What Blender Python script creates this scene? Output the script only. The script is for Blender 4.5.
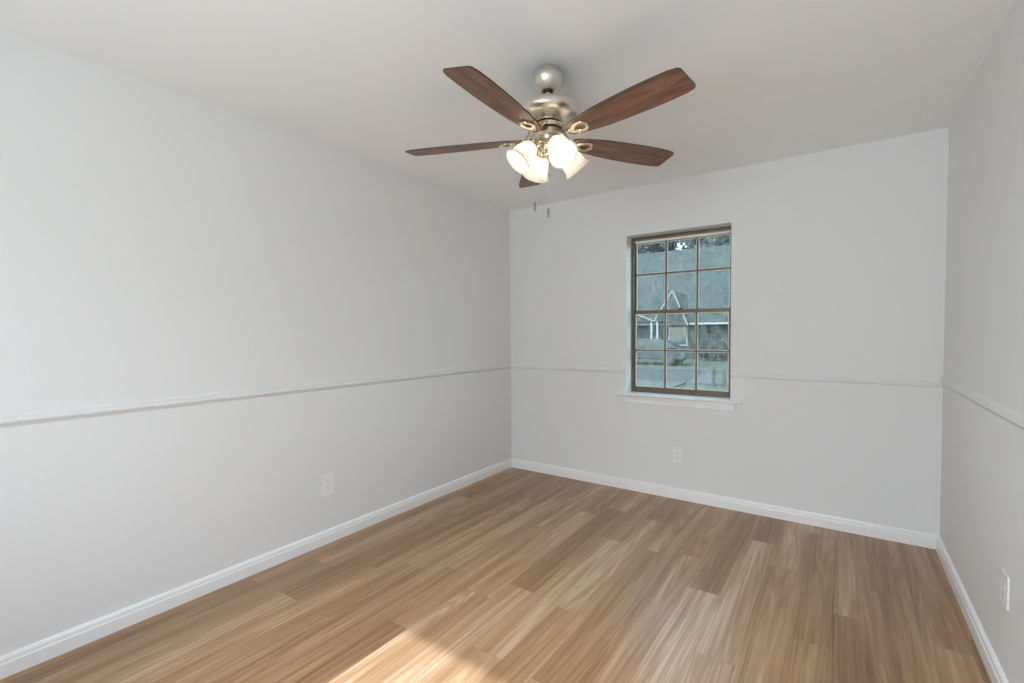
import bpy, bmesh, math, random
import numpy as np
from mathutils import Vector, Matrix
random.seed(7)
rng = np.random.default_rng(11)
PI = math.pi
scene = bpy.context.scene
for o in list(bpy.data.objects):
    bpy.data.objects.remove(o, do_unlink=True)
C = scene.collection

# ------------------------------------------------------------------ camera
CAM_Z = 1.29227
cam_d = bpy.data.cameras.new('camera')
cam = bpy.data.objects.new('camera', cam_d)
C.objects.link(cam)
YAW, PITCH, ROLL = 0.61407, -0.03394, -0.0081
fwd = Vector((-math.sin(YAW) * math.cos(PITCH), math.cos(YAW) * math.cos(PITCH), math.sin(PITCH)))
rt = Vector((math.cos(YAW), math.sin(YAW), 0))
up = rt.cross(fwd)
r2 = rt * math.cos(ROLL) + up * math.sin(ROLL)
u2 = -rt * math.sin(ROLL) + up * math.cos(ROLL)
M = Matrix((r2, u2, -fwd)).transposed().to_4x4()
M.translation = Vector((0, 0, CAM_Z))
cam.matrix_world = M
cam_d.sensor_width = 36.0
cam_d.lens = 469.047 / 1024 * 36.0
cam_d.shift_y = 6.738 / 1024
cam_d.clip_start = 0.02
cam_d.clip_end = 400
scene.camera = cam

# ------------------------------------------------------------------ colour management
scene.view_settings.view_transform = 'Standard'
scene.view_settings.look = 'None'
scene.view_settings.exposure = 0.09
scene.view_settings.gamma = 1.0
scene.view_settings.use_curve_mapping = False
scene.cycles.diffuse_bounces = 8
scene.cycles.max_bounces = 16
scene.cycles.transparent_max_bounces = 16
scene.cycles.sample_clamp_indirect = 6.0
scene.cycles.caustics_reflective = False
scene.cycles.caustics_refractive = False

# ------------------------------------------------------------------ sky, sun, daylight
SUN_EL = math.atan(0.851)
SKY_STRENGTH = 1.15
SUN_STRENGTH = 6.4
FILL_W = 75.0
BULB_STRENGTH = 32.0

world = bpy.data.worlds.new('sky')
scene.world = world
world.use_nodes = True
wn = world.node_tree
wn.nodes.clear()
sky = wn.nodes.new('ShaderNodeTexSky')
sky.sky_type = 'NISHITA'
sky.sun_disc = False
sky.sun_elevation = SUN_EL
sky.sun_rotation = PI
sky.air_density = 1.0
sky.dust_density = 2.0
bgd = wn.nodes.new('ShaderNodeBackground')
bgd.inputs['Strength'].default_value = SKY_STRENGTH
wo = wn.nodes.new('ShaderNodeOutputWorld')
hs = wn.nodes.new('ShaderNodeHueSaturation')            # hazy, pale sky
hs.inputs['Saturation'].default_value = 0.50
wn.links.new(sky.outputs[0], hs.inputs['Color'])
wb = wn.nodes.new('ShaderNodeMix'); wb.data_type = 'RGBA'; wb.blend_type = 'MULTIPLY'
wb.inputs['Factor'].default_value = 1.0
wb.inputs['B'].default_value = (0.91, 1.03, 1.12, 1)
wn.links.new(hs.outputs[0], wb.inputs['A'])
wn.links.new(wb.outputs['Result'], bgd.inputs['Color'])
wn.links.new(bgd.outputs[0], wo.inputs['Surface'])

sun_d = bpy.data.lights.new('sun', 'SUN')
sun_d.energy = SUN_STRENGTH
sun_d.angle = math.radians(0.8)
sun_d.color = (0.89, 0.975, 1.0)
sun = bpy.data.objects.new('sun', sun_d)
C.objects.link(sun)
sd = Vector((0.059, 1.0, -math.tan(SUN_EL)))
sun.rotation_euler = sd.to_track_quat('-Z', 'Y').to_euler()
sun.location = (0, -6, 8)

# daylight added outside the window behind the camera to brighten the room
ad = bpy.data.lights.new('fill_light', 'AREA')
ad.shape = 'RECTANGLE'
ad.size = 1.5
ad.size_y = 1.1
ad.energy = FILL_W
ad.color = (0.78, 0.925, 1.0)
al = bpy.data.objects.new('fill_light', ad)
C.objects.link(al)
al.location = (-0.70, -1.45, 1.36)
al.rotation_euler = (math.radians(112), 0, math.radians(-22))  # faces +y and slightly up, turned to brighten the ceiling and spare the left wall

# ------------------------------------------------------------------ helpers: tagging
def tag(o, label=None, cat=None, group=None, kind=None):
    if label: o['label'] = label
    if cat: o['category'] = cat
    if group: o['group'] = group
    if kind: o['kind'] = kind
    return o

def empty(name, loc=(0, 0, 0), rz=0.0):
    o = bpy.data.objects.new(name, None)
    o.empty_display_size = 0.1
    C.objects.link(o)
    o.location = loc
    o.rotation_euler = (0, 0, rz)
    return o

# ------------------------------------------------------------------ helpers: meshes
def box(bm, x0, x1, y0, y1, z0, z1, mat=None):
    vs = [bm.verts.new((x, y, z)) for x in (x0, x1) for y in (y0, y1) for z in (z0, z1)]
    if mat is not None:
        for v in vs: v.co = mat @ v.co
    for f in ((0, 1, 3, 2), (4, 6, 7, 5), (0, 4, 5, 1), (2, 3, 7, 6), (0, 2, 6, 4), (1, 5, 7, 3)):
        bm.faces.new([vs[i] for i in f])

def prism(bm, pts, axis, a, b, mat=None):
    """closed polygon extruded along an axis; pts are the two other coordinates"""
    def P(p, t):
        v = {'x': (t, p[0], p[1]), 'y': (p[0], t, p[1]), 'z': (p[0], p[1], t)}[axis]
        v = Vector(v)
        return mat @ v if mat is not None else v
    A = [bm.verts.new(P(p, a)) for p in pts]
    B = [bm.verts.new(P(p, b)) for p in pts]
    n = len(pts)
    for i in range(n):
        bm.faces.new((A[i], A[(i + 1) % n], B[(i + 1) % n], B[i]))
    bm.faces.new(A[::-1]); bm.faces.new(B)

def lathe(bm, prof, seg=48, mat=None, close=False):
    """prof = [(r, z)...] turned about z"""
    rings = []
    for r, z in prof:
        if r < 1e-6:
            v = Vector((0, 0, z)); v = mat @ v if mat is not None else v
            rings.append([bm.verts.new(v)])
        else:
            ring = []
            for k in range(seg):
                a = 2 * PI * k / seg
                v = Vector((r * math.cos(a), r * math.sin(a), z))
                ring.append(bm.verts.new(mat @ v if mat is not None else v))
            rings.append(ring)
    pairs = list(zip(rings, rings[1:]))
    if close: pairs.append((rings[-1], rings[0]))
    for A, B in pairs:
        for k in range(seg):
            k2 = (k + 1) % seg
            if len(A) == 1 and len(B) == 1: continue
            if len(A) == 1: bm.faces.new((A[0], B[k], B[k2]))
            elif len(B) == 1: bm.faces.new((A[k], B[0], A[k2]))
            else: bm.faces.new((A[k], B[k], B[k2], A[k2]))

def tube(bm, pts, rad, seg=10, caps=True):
    pts = [Vector(p) for p in pts]
    rr = rad if isinstance(rad, (list, tuple)) else [rad] * len(pts)
    rings = []
    ref = None
    for i, p in enumerate(pts):
        t = (pts[min(i + 1, len(pts) - 1)] - pts[max(i - 1, 0)]).normalized()
        if ref is None:
            ref = Vector((0, 0, 1)) if abs(t.z) < .9 else Vector((1, 0, 0))
        n = (ref - t * ref.dot(t)).normalized()
        ref = n
        b = t.cross(n)
        rings.append([bm.verts.new(p + rr[i] * (n * math.cos(2 * PI * k / seg) + b * math.sin(2 * PI * k / seg))) for k in range(seg)])
    for A, B in zip(rings, rings[1:]):
        for k in range(seg):
            bm.faces.new((A[k], A[(k + 1) % seg], B[(k + 1) % seg], B[k]))
    if caps:
        bm.faces.new(rings[0][::-1]); bm.faces.new(rings[-1])

def mesh(name, bm, m, parent=None, smooth=False, bevel=0.0, auto=None):
    bmesh.ops.recalc_face_normals(bm, faces=bm.faces)
    me = bpy.data.meshes.new(name)
    bm.to_mesh(me); bm.free()
    if smooth:
        me.polygons.foreach_set('use_smooth', [True] * len(me.polygons))
        if auto:
            me.set_sharp_from_angle(angle=math.radians(auto))
    me.materials.append(m)
    o = bpy.data.objects.new(name, me)
    C.objects.link(o)
    if parent is not None: o.parent = parent
    if bevel:
        b = o.modifiers.new('bevel', 'BEVEL'); b.width = bevel; b.segments = 2; b.limit_method = 'ANGLE'
    return o

def BM(): return bmesh.new()

# ------------------------------------------------------------------ helpers: materials
def material(name):
    m = bpy.data.materials.new(name)
    m.use_nodes = True
    nt = m.node_tree
    b = nt.nodes['Principled BSDF']
    return m, nt, b

def noise_mat(name, col, rough=0.5, var=0.04, scale=8.0, bump=0.0, bscale=60.0, metal=0.0, spec=0.5, bdist=0.002):
    m, nt, b = material(name)
    tc = nt.nodes.new('ShaderNodeTexCoord')
    n = nt.nodes.new('ShaderNodeTexNoise'); n.inputs['Scale'].default_value = scale; n.inputs['Detail'].default_value = 4
    nt.links.new(tc.outputs['Object'], n.inputs['Vector'])
    r = nt.nodes.new('ShaderNodeMix'); r.data_type = 'RGBA'
    r.inputs['A'].default_value = (*[c * (1 - var) for c in col], 1)
    r.inputs['B'].default_value = (*[min(1, c * (1 + var)) for c in col], 1)
    nt.links.new(n.outputs['Fac'], r.inputs['Factor'])
    nt.links.new(r.outputs['Result'], b.inputs['Base Color'])
    b.inputs['Roughness'].default_value = rough
    b.inputs['Metallic'].default_value = metal
    b.inputs['Specular IOR Level'].default_value = spec
    if bump:
        n2 = nt.nodes.new('ShaderNodeTexNoise'); n2.inputs['Scale'].default_value = bscale; n2.inputs['Detail'].default_value = 3
        nt.links.new(tc.outputs['Object'], n2.inputs['Vector'])
        bp = nt.nodes.new('ShaderNodeBump'); bp.inputs['Strength'].default_value = bump; bp.inputs['Distance'].default_value = bdist
        nt.links.new(n2.outputs['Fac'], bp.inputs['Height'])
        nt.links.new(bp.outputs[0], b.inputs['Normal'])
    return m

MAT = {}
MAT['wall'] = noise_mat('wall_paint', (0.775, 0.772, 0.77), 0.55, 0.008, 1.5, 0.12, 90.0, spec=0.35)
MAT['ceiling'] = noise_mat('ceiling_paint', (0.90, 0.90, 0.90), 0.8, 0.008, 1.5, 0.15, 120.0, spec=0.2)
MAT['trim'] = noise_mat('trim_paint', (0.86, 0.865, 0.86), 0.32, 0.01, 3.0, 0.03, 40.0)
MAT['rail'] = noise_mat('rail_paint', (0.775, 0.772, 0.77), 0.45, 0.008, 3.0, 0.03, 40.0)
MAT['bronze'] = noise_mat('bronze_aluminium', (0.155, 0.115, 0.082), 0.42, 0.14, 25.0, 0.1, 150.0, metal=0.3)
MAT['almond'] = noise_mat('almond_glazing_strip', (0.88, 0.86, 0.77), 0.5, 0.06, 30.0)
MAT['plastic'] = noise_mat('white_plastic', (0.84, 0.84, 0.83), 0.3, 0.01, 5.0)
MAT['slot'] = noise_mat('dark_slot', (0.25, 0.24, 0.23), 0.6, 0.05, 20.0)
MAT['screw'] = noise_mat('painted_screw', (0.7, 0.69, 0.67), 0.35, 0.02, 20.0)

def nickel_mat():
    m, nt, b = material('brushed_nickel')
    tc = nt.nodes.new('ShaderNodeTexCoord')
    mp = nt.nodes.new('ShaderNodeMapping'); mp.inputs['Scale'].default_value = (6, 6, 220)
    n = nt.nodes.new('ShaderNodeTexNoise'); n.inputs['Scale'].default_value = 4; n.inputs['Detail'].default_value = 5
    nt.links.new(tc.outputs['Object'], mp.inputs['Vector']); nt.links.new(mp.outputs[0], n.inputs['Vector'])
    rr = nt.nodes.new('ShaderNodeMapRange'); rr.inputs['To Min'].default_value = 0.27; rr.inputs['To Max'].default_value = 0.42
    nt.links.new(n.outputs['Fac'], rr.inputs['Value']); nt.links.new(rr.outputs[0], b.inputs['Roughness'])
    b.inputs['Base Color'].default_value = (0.74, 0.69, 0.61, 1)
    b.inputs['Metallic'].default_value = 1.0
    return m
MAT['nickel'] = nickel_mat()
MAT['nickel_bright'] = noise_mat('polished_nickel', (0.78, 0.69, 0.53), 0.16, 0.05, 30.0, metal=1.0)
MAT['dark_metal'] = noise_mat('dark_metal', (0.07, 0.055, 0.045), 0.45, 0.1, 30.0, metal=0.6)

def wood_blade_mat():
    m, nt, b = material('walnut_blade')
    tc = nt.nodes.new('ShaderNodeTexCoord')
    oi = nt.nodes.new('ShaderNodeObjectInfo')
    mp = nt.nodes.new('ShaderNodeMapping'); mp.inputs['Scale'].default_value = (1.3, 13, 13)
    off = nt.nodes.new('ShaderNodeVectorMath'); off.operation = 'SCALE'
    off.inputs[0].default_value = (7.0, 3.0, 5.0)
    nt.links.new(oi.outputs['Random'], off.inputs['Scale'])
    add = nt.nodes.new('ShaderNodeVectorMath'); add.operation = 'ADD'
    nt.links.new(tc.outputs['Object'], add.inputs[0]); nt.links.new(off.outputs[0], add.inputs[1])
    nt.links.new(add.outputs[0], mp.inputs['Vector'])
    n = nt.nodes.new('ShaderNodeTexNoise'); n.inputs['Scale'].default_value = 2.6; n.inputs['Detail'].default_value = 6; n.inputs['Distortion'].default_value = 1.6
    nt.links.new(mp.outputs[0], n.inputs['Vector'])
    cr = nt.nodes.new('ShaderNodeValToRGB')
    e = cr.color_ramp.elements
    e[0].position = 0.30; e[0].color = (0.105, 0.048, 0.026, 1)
    e[1].position = 0.72; e[1].color = (0.30, 0.155, 0.092, 1)
    k = e.new(0.5); k.color = (0.19, 0.092, 0.052, 1)
    nt.links.new(n.outputs['Fac'], cr.inputs['Fac'])
    nt.links.new(cr.outputs['Color'], b.inputs['Base Color'])
    b.inputs['Roughness'].default_value = 0.42
    return m
MAT['walnut'] = wood_blade_mat()
MAT['blade_edge'] = noise_mat('dark_blade_edge', (0.05, 0.03, 0.02), 0.5)

def shade_mat():
    m = bpy.data.materials.new('frosted_glass_shade'); m.use_nodes = True
    nt = m.node_tree; nt.nodes.clear()
    out = nt.nodes.new('ShaderNodeOutputMaterial')
    tc = nt.nodes.new('ShaderNodeTexCoord')
    n = nt.nodes.new('ShaderNodeTexNoise'); n.inputs['Scale'].default_value = 14; n.inputs['Detail'].default_value = 4
    nt.links.new(tc.outputs['Object'], n.inputs['Vector'])
    mx = nt.nodes.new('ShaderNodeMix'); mx.data_type = 'RGBA'
    mx.inputs['A'].default_value = (0.95, 0.88, 0.77, 1); mx.inputs['B'].default_value = (0.98, 0.93, 0.84, 1)
    nt.links.new(n.outputs['Fac'], mx.inputs['Factor'])
    tr = nt.nodes.new('ShaderNodeBsdfTranslucent'); df = nt.nodes.new('ShaderNodeBsdfDiffuse'); gl = nt.nodes.new('ShaderNodeBsdfGlossy')
    gl.inputs['Roughness'].default_value = 0.2
    nt.links.new(mx.outputs['Result'], tr.inputs['Color']); nt.links.new(mx.outputs['Result'], df.inputs['Color'])
    m1 = nt.nodes.new('ShaderNodeMixShader'); m1.inputs[0].default_value = 0.45
    nt.links.new(tr.outputs[0], m1.inputs[1]); nt.links.new(df.outputs[0], m1.inputs[2])
    m2 = nt.nodes.new('ShaderNodeMixShader'); m2.inputs[0].default_value = 0.05
    nt.links.new(m1.outputs[0], m2.inputs[1]); nt.links.new(gl.outputs[0], m2.inputs[2])
    nt.links.new(m2.outputs[0], out.inputs['Surface'])
    return m
MAT['shade'] = shade_mat()

def emit_mat(name, col, s):
    m = bpy.data.materials.new(name); m.use_nodes = True
    nt = m.node_tree; nt.nodes.clear()
    out = nt.nodes.new('ShaderNodeOutputMaterial'); e = nt.nodes.new('ShaderNodeEmission')
    e.inputs['Color'].default_value = (*col, 1); e.inputs['Strength'].default_value = s
    nt.links.new(e.outputs[0], out.inputs['Surface'])
    return m
MAT['bulb'] = emit_mat('glowing_bulb', (0.92, 0.97, 1.0), BULB_STRENGTH)

def glass_mat(name, dirt):
    """thin window glass with weathered film and wiping streaks on it"""
    m = bpy.data.materials.new(name); m.use_nodes = True
    nt = m.node_tree; nt.nodes.clear()
    out = nt.nodes.new('ShaderNodeOutputMaterial')
    tr = nt.nodes.new('ShaderNodeBsdfTransparent'); tr.inputs['Color'].default_value = (0.89, 0.95, 0.925, 1) if dirt else (0.95, 0.95, 0.95, 1)
    gl = nt.nodes.new('ShaderNodeBsdfGlossy'); gl.inputs['Roughness'].default_value = 0.05
    fr = nt.nodes.new('ShaderNodeFresnel'); fr.inputs['IOR'].default_value = 1.5
    geo = nt.nodes.new('ShaderNodeNewGeometry')             # the skin facing the viewer mirrors, the far skin lets all through
    ff = nt.nodes.new('ShaderNodeMath'); ff.operation = 'SUBTRACT'; ff.inputs[0].default_value = 1.0
    nt.links.new(geo.outputs['Backfacing'], ff.inputs[1])
    fm = nt.nodes.new('ShaderNodeMath'); fm.operation = 'MULTIPLY'
    nt.links.new(fr.outputs[0], fm.inputs[0]); nt.links.new(ff.outputs[0], fm.inputs[1])
    mg = nt.nodes.new('ShaderNodeMixShader')
    nt.links.new(fm.outputs[0], mg.inputs[0]); nt.links.new(tr.outputs[0], mg.inputs[1]); nt.links.new(gl.outputs[0], mg.inputs[2])
    if dirt:
        tc = nt.nodes.new('ShaderNodeTexCoord')
        mp = nt.nodes.new('ShaderNodeMapping'); mp.inputs['Scale'].default_value = (16, 1, 9); mp.inputs['Rotation'].default_value = (0, 0.35, 0)
        n = nt.nodes.new('ShaderNodeTexNoise'); n.inputs['Scale'].default_value = 1.3; n.inputs['Detail'].default_value = 7; n.inputs['Roughness'].default_value = 0.62; n.inputs['Distortion'].default_value = 1.2
        nt.links.new(tc.outputs['Object'], mp.inputs['Vector']); nt.links.new(mp.outputs[0], n.inputs['Vector'])
        r = nt.nodes.new('ShaderNodeMapRange'); r.inputs['From Min'].default_value = 0.38; r.inputs['From Max'].default_value = 0.72
        r.inputs['To Min'].default_value = dirt * 0.06; r.inputs['To Max'].default_value = dirt
        nt.links.new(n.outputs['Fac'], r.inputs['Value'])
        df = nt.nodes.new('ShaderNodeBsdfDiffuse'); df.inputs['Color'].default_value = (0.66, 0.76, 0.71, 1)
        tl = nt.nodes.new('ShaderNodeBsdfTranslucent'); tl.inputs['Color'].default_value = (0.66, 0.76, 0.71, 1)
        dd = nt.nodes.new('ShaderNodeMixShader'); dd.inputs[0].default_value = 0.5
        nt.links.new(df.outputs[0], dd.inputs[1]); nt.links.new(tl.outputs[0], dd.inputs[2])
        mm = nt.nodes.new('ShaderNodeMixShader')
        nt.links.new(r.outputs[0], mm.inputs[0]); nt.links.new(mg.outputs[0], mm.inputs[1]); nt.links.new(dd.outputs[0], mm.inputs[2])
        nt.links.new(mm.outputs[0], out.inputs['Surface'])
    else:
        nt.links.new(mg.outputs[0], out.inputs['Surface'])
    return m
MAT['glass'] = glass_mat('weathered_window_glass', 0.17)
MAT['clear_glass'] = glass_mat('clear_window_glass', 0.0)

# ------------------------------------------------------------------ room dimensions
XL, XR = -2.594, 0.4800
YB, YF = 3.6555, -0.90
H = 2.44
T = 0.16

# ---- plank floor
PW, PLN, X0 = 0.1524, 1.252, 0.135
def floor_mat():
    m, nt, b = material('oak_vinyl_plank')
    L = nt.links
    at = nt.nodes.new('ShaderNodeAttribute'); at.attribute_name = 'plank'
    uv = nt.nodes.new('ShaderNodeUVMap'); uv.uv_map = 'plank_uv'
    sep = nt.nodes.new('ShaderNodeSeparateColor'); L.new(at.outputs['Color'], sep.inputs[0])
    s2 = nt.nodes.new('ShaderNodeSeparateXYZ'); L.new(uv.outputs[0], s2.inputs[0])
    # per-plank offset of the grain
    cmb = nt.nodes.new('ShaderNodeCombineXYZ')
    mx = nt.nodes.new('ShaderNodeMath'); mx.operation = 'MULTIPLY_ADD'; mx.inputs[1].default_value = PW
    mo = nt.nodes.new('ShaderNodeMath'); mo.operation = 'MULTIPLY'; mo.inputs[1].default_value = 37.0
    L.new(sep.outputs[1], mo.inputs[0]); L.new(s2.outputs[0], mx.inputs[0]); L.new(mo.outputs[0], mx.inputs[2])
    L.new(mx.outputs[0], cmb.inputs[0]); L.new(s2.outputs[1], cmb.inputs[1])
    mz = nt.nodes.new('ShaderNodeMath'); mz.operation = 'MULTIPLY'; mz.inputs[1].default_value = 21.0
    L.new(sep.outputs[2], mz.inputs[0]); L.new(mz.outputs[0], cmb.inputs[2])
    def grain(scale, sx, sy, detail, dist, rough=0.55):
        mp = nt.nodes.new('ShaderNodeMapping'); mp.inputs['Scale'].default_value = (sx, sy, 1)
        L.new(cmb.outputs[0], mp.inputs['Vector'])
        n = nt.nodes.new('ShaderNodeTexNoise'); n.inputs['Scale'].default_value = scale; n.inputs['Detail'].default_value = detail
        n.inputs['Distortion'].default_value = dist; n.inputs['Roughness'].default_value = rough
        L.new(mp.outputs[0], n.inputs['Vector'])
        return n.outputs['Fac']
    broad = grain(1.0, 12.0, 0.55, 4, 0.7)
    fine = grain(1.0, 110.0, 1.8, 8, 0.5, 0.75)
    # cathedral figure
    mpw = nt.nodes.new('ShaderNodeMapping'); mpw.inputs['Scale'].default_value = (9.0, 0.42, 1)
    L.new(cmb.outputs[0], mpw.inputs['Vector'])
    nw = nt.nodes.new('ShaderNodeTexNoise'); nw.inputs['Scale'].default_value = 1.0; nw.inputs['Detail'].default_value = 1.5; nw.inputs['Distortion'].default_value = 0.6
    L.new(mpw.outputs[0], nw.inputs['Vector'])
    mulw = nt.nodes.new('ShaderNodeMath'); mulw.operation = 'MULTIPLY'; mulw.inputs[1].default_value = 26.0
    L.new(nw.outputs['Fac'], mulw.inputs[0])
    frw = nt.nodes.new('ShaderNodeMath'); frw.operation = 'PINGPONG'; frw.inputs[1].default_value = 1.0
    L.new(mulw.outputs[0], frw.inputs[0])
    # tone = plank tone + grain
    def madd(a, k, c):
        q = nt.nodes.new('ShaderNodeMath'); q.operation = 'MULTIPLY_ADD'; q.inputs[1].default_value = k
        L.new(a, q.inputs[0])
        if isinstance(c, float): q.inputs[2].default_value = c
        else: L.new(c, q.inputs[2])
        return q.outputs[0]
    t = madd(sep.outputs[0], 0.46, -0.83)
    t = madd(broad, 1.10, t)
    t = madd(fine, 0.85, t)
    t = madd(frw.outputs[0], 0.20, t)
    cr = nt.nodes.new('ShaderNodeValToRGB')
    e = cr.color_ramp.elements
    e[0].position = 0.02; e[0].color = (0.165, 0.079, 0.033, 1)
    e[1].position = 0.98; e[1].color = (0.63, 0.480, 0.350, 1)  # pale end desaturated to paint the sun patch whiter
    k = e.new(0.35); k.color = (0.300, 0.164, 0.080, 1)
    k = e.new(0.65); k.color = (0.43, 0.264, 0.148, 1)
    L.new(t, cr.inputs['Fac'])
    # seams
    def edge(v, w, hi):
        a = nt.nodes.new('ShaderNodeMath'); a.operation = 'SUBTRACT'; a.inputs[0].default_value = hi
        L.new(v, a.inputs[1])
        mn = nt.nodes.new('ShaderNodeMath'); mn.operation = 'MINIMUM'; L.new(v, mn.inputs[0]); L.new(a.outputs[0], mn.inputs[1])
        c = nt.nodes.new('ShaderNodeMapRange'); c.inputs['From Min'].default_value = 0; c.inputs['From Max'].default_value = w
        L.new(mn.outputs[0], c.inputs['Value'])
        return c.outputs[0]
    eu = edge(s2.outputs[0], 0.012, 1.0)
    ev = edge(s2.outputs[1], 0.0018, PLN)
    em = nt.nodes.new('ShaderNodeMath'); em.operation = 'MINIMUM'; L.new(eu, em.inputs[0]); L.new(ev, em.inputs[1])
    er = nt.nodes.new('ShaderNodeMapRange'); er.inputs['To Min'].default_value = 0.66; er.inputs['To Max'].default_value = 1.0
    L.new(em.outputs[0], er.inputs['Value'])
    mc = nt.nodes.new('ShaderNodeMix'); mc.data_type = 'RGBA'; mc.blend_type = 'MULTIPLY'; mc.inputs['Factor'].default_value = 1.0
    L.new(cr.outputs['Color'], mc.inputs['A']); L.new(er.outputs[0], mc.inputs['B'])
    L.new(mc.outputs['Result'], b.inputs['Base Color'])
    b.inputs['Roughness'].default_value = 0.33
    b.inputs['Specular IOR Level'].default_value = 0.5
    bp = nt.nodes.new('ShaderNodeBump'); bp.inputs['Strength'].default_value = 0.18; bp.inputs['Distance'].default_value = 0.0012
    hh = nt.nodes.new('ShaderNodeMath'); hh.operation = 'MULTIPLY_ADD'; hh.inputs[1].default_value = 0.4
    L.new(fine, hh.inputs[0]); L.new(em.outputs[0], hh.inputs[2])
    L.new(hh.outputs[0], bp.inputs['Height']); L.new(bp.outputs[0], b.inputs['Normal'])
    return m

# a joint (y) seen in each row, and tones of its near / far planks, some raised for the sun patch
JOINT = {-18: (1.187, .40, .55), -17: (1.511, .5, .62), -16: (2.469, .28, .5), -15: (1.646, .55, .42), -14: (1.773, .5, .55),
         -13: (0.62, .60, .52), -12: (1.369, .22, .55), -11: (3.014, .80, .40), -10: (1.924, .78, .28), -9: (2.70, .85, .35),
         -8: (1.886, .50, .78), -7: (2.686, .42, .80), -6: (2.752, .48, .70), -5: (2.413, .90, .30), -4: (1.93, .60, .84),
         -3: (2.889, .58, .75), -2: (3.506, .40, .75), -1: (2.554, .20, .62), 0: (2.885, .62, .45), 1: (2.521, .68, .55), 2: (2.649, .30, .62)}
FAR2 = {-10: .70, -8: .25, -4: .30}
def build_floor():
    verts, faces, uvs, cols = [], [], [], []
    r = random.Random(5)
    i = -18
    while X0 + PW * i < XR + 0.05:
        x0, x1 = X0 + PW * i, X0 + PW * (i + 1)
        yj, tn, tf = JOINT.get(i, (r.random() * 1.2, .5, .5))
        k0 = math.floor((YF - 0.1 - yj) / PLN)
        k = k0
        while yj + k * PLN < YB + 0.05:
            y0, y1 = yj + k * PLN, yj + (k + 1) * PLN
            tone = .88 if (i, k) == (-9, -2) else tn if k == -1 else tf if k == 0 else FAR2.get(i, r.uniform(.3, .75)) if k == 1 else r.uniform(.35, .8)  # one plank under the sun patch painted lighter, as if sunlit
            xa, xb = max(x0, XL - 0.05), min(x1, XR + 0.05)
            ya, yb_ = max(y0, YF - 0.05), min(y1, YB + 0.05)
            if xb > xa and yb_ > ya:
                n = len(verts)
                verts += [(xa, ya, 0), (xb, ya, 0), (xb, yb_, 0), (xa, yb_, 0)]
                faces.append((n, n + 1, n + 2, n + 3))
                ua, ub = (xa - x0) / PW, (xb - x0) / PW
                va, vb = ya - y0, yb_ - y0
                uvs += [(ua, va), (ub, va), (ub, vb), (ua, vb)]
                c = (tone, r.random(), r.random(), 1)
                cols += [c] * 4
            k += 1
        i += 1
    # slab below
    n = len(verts); z = -0.10
    a, b_, c, d = XL - 0.05, XR + 0.05, YF - 0.05, YB + 0.05
    verts += [(a, c, z), (b_, c, z), (b_, d, z), (a, d, z), (a, c, 0), (b_, c, 0), (b_, d, 0), (a, d, 0)]
    for f in ((0, 3, 2, 1), (0, 1, 5, 4), (1, 2, 6, 5), (2, 3, 7, 6), (3, 0, 4, 7)):
        faces.append(tuple(n + q for q in f)); uvs += [(.5, .5)] * 4; cols += [(.5, .5, .5, 1)] * 4
    me = bpy.data.meshes.new('floor')
    me.from_pydata(verts, [], faces)
    ul = me.uv_layers.new(name='plank_uv')
    ul.data.foreach_set('uv', [q for u in uvs for q in u])
    ca = me.color_attributes.new(name='plank', type='FLOAT_COLOR', domain='CORNER')
    ca.data.foreach_set('color', [q for c_ in cols for q in c_])
    me.materials.append(floor_mat())
    o = bpy.data.objects.new('floor', me); C.objects.link(o)
    o['kind'] = 'structure'
    return o
build_floor()

# ---- walls and ceiling
WX0, WX1, WZ0, WZ1 = -1.437, -0.657, 0.790, 2.061       # window opening in the back wall
RX0, RX1, RZ0, RZ1 = -1.678, 0.06, 0.80, 2.055           # opening behind the camera
def struct(name, bm, m, **k):
    o = mesh(name, bm, m, **k); o['kind'] = 'structure'; return o

bm = BM(); box(bm, XL - T, XR + T, YF - T, YB + T, H, H + 0.12); struct('ceiling', bm, MAT['ceiling'])
bm = BM(); box(bm, XL - T, XL, YF - T, YB + T, -0.1, H); struct('wall_left', bm, MAT['wall'])
def wall_with_opening(name, y0, y1, a, b, c, d):
    bm = BM()
    xs = [XL, a, b, XR]; zs = [-0.1, c, d, H]
    V = {}
    for j, y in enumerate((y0, y1)):
        for i, x in enumerate(xs):
            for k, z in enumerate(zs):
                V[i, j, k] = bm.verts.new((x, y, z))
    for j in (0, 1):
        for i in range(3):
            for k in range(3):
                if (i, k) == (1, 1): continue
                bm.faces.new((V[i, j, k], V[i + 1, j, k], V[i + 1, j, k + 1], V[i, j, k + 1]))
    for i in (1,):
        for (p, q) in (((1, 1), (2, 1)), ((2, 1), (2, 2)), ((2, 2), (1, 2)), ((1, 2), (1, 1))):
            bm.faces.new((V[p[0], 0, p[1]], V[q[0], 0, q[1]], V[q[0], 1, q[1]], V[p[0], 1, p[1]]))
    for i in range(3):
        bm.faces.new((V[i, 0, 0], V[i + 1, 0, 0], V[i + 1, 1, 0], V[i, 1, 0]))
        bm.faces.new((V[i, 0, 3], V[i + 1, 0, 3], V[i + 1, 1, 3], V[i, 1, 3]))
        bm.faces.new((V[0, 0, i], V[0, 0, i + 1], V[0, 1, i + 1], V[0, 1, i]))
        bm.faces.new((V[3, 0, i], V[3, 0, i + 1], V[3, 1, i + 1], V[3, 1, i]))
    return struct(name, bm, MAT['wall'])
wall_with_opening('wall_back', YB, YB + T, WX0, WX1, WZ0, WZ1)
wall_with_opening('wall_front', YF - T, YF, RX0, RX1, RZ0, RZ1)
bm = BM(); box(bm, XR, XR + T, YF - T, YB + T, -0.1, H); struct('wall_right', bm, MAT['wall'])

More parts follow.
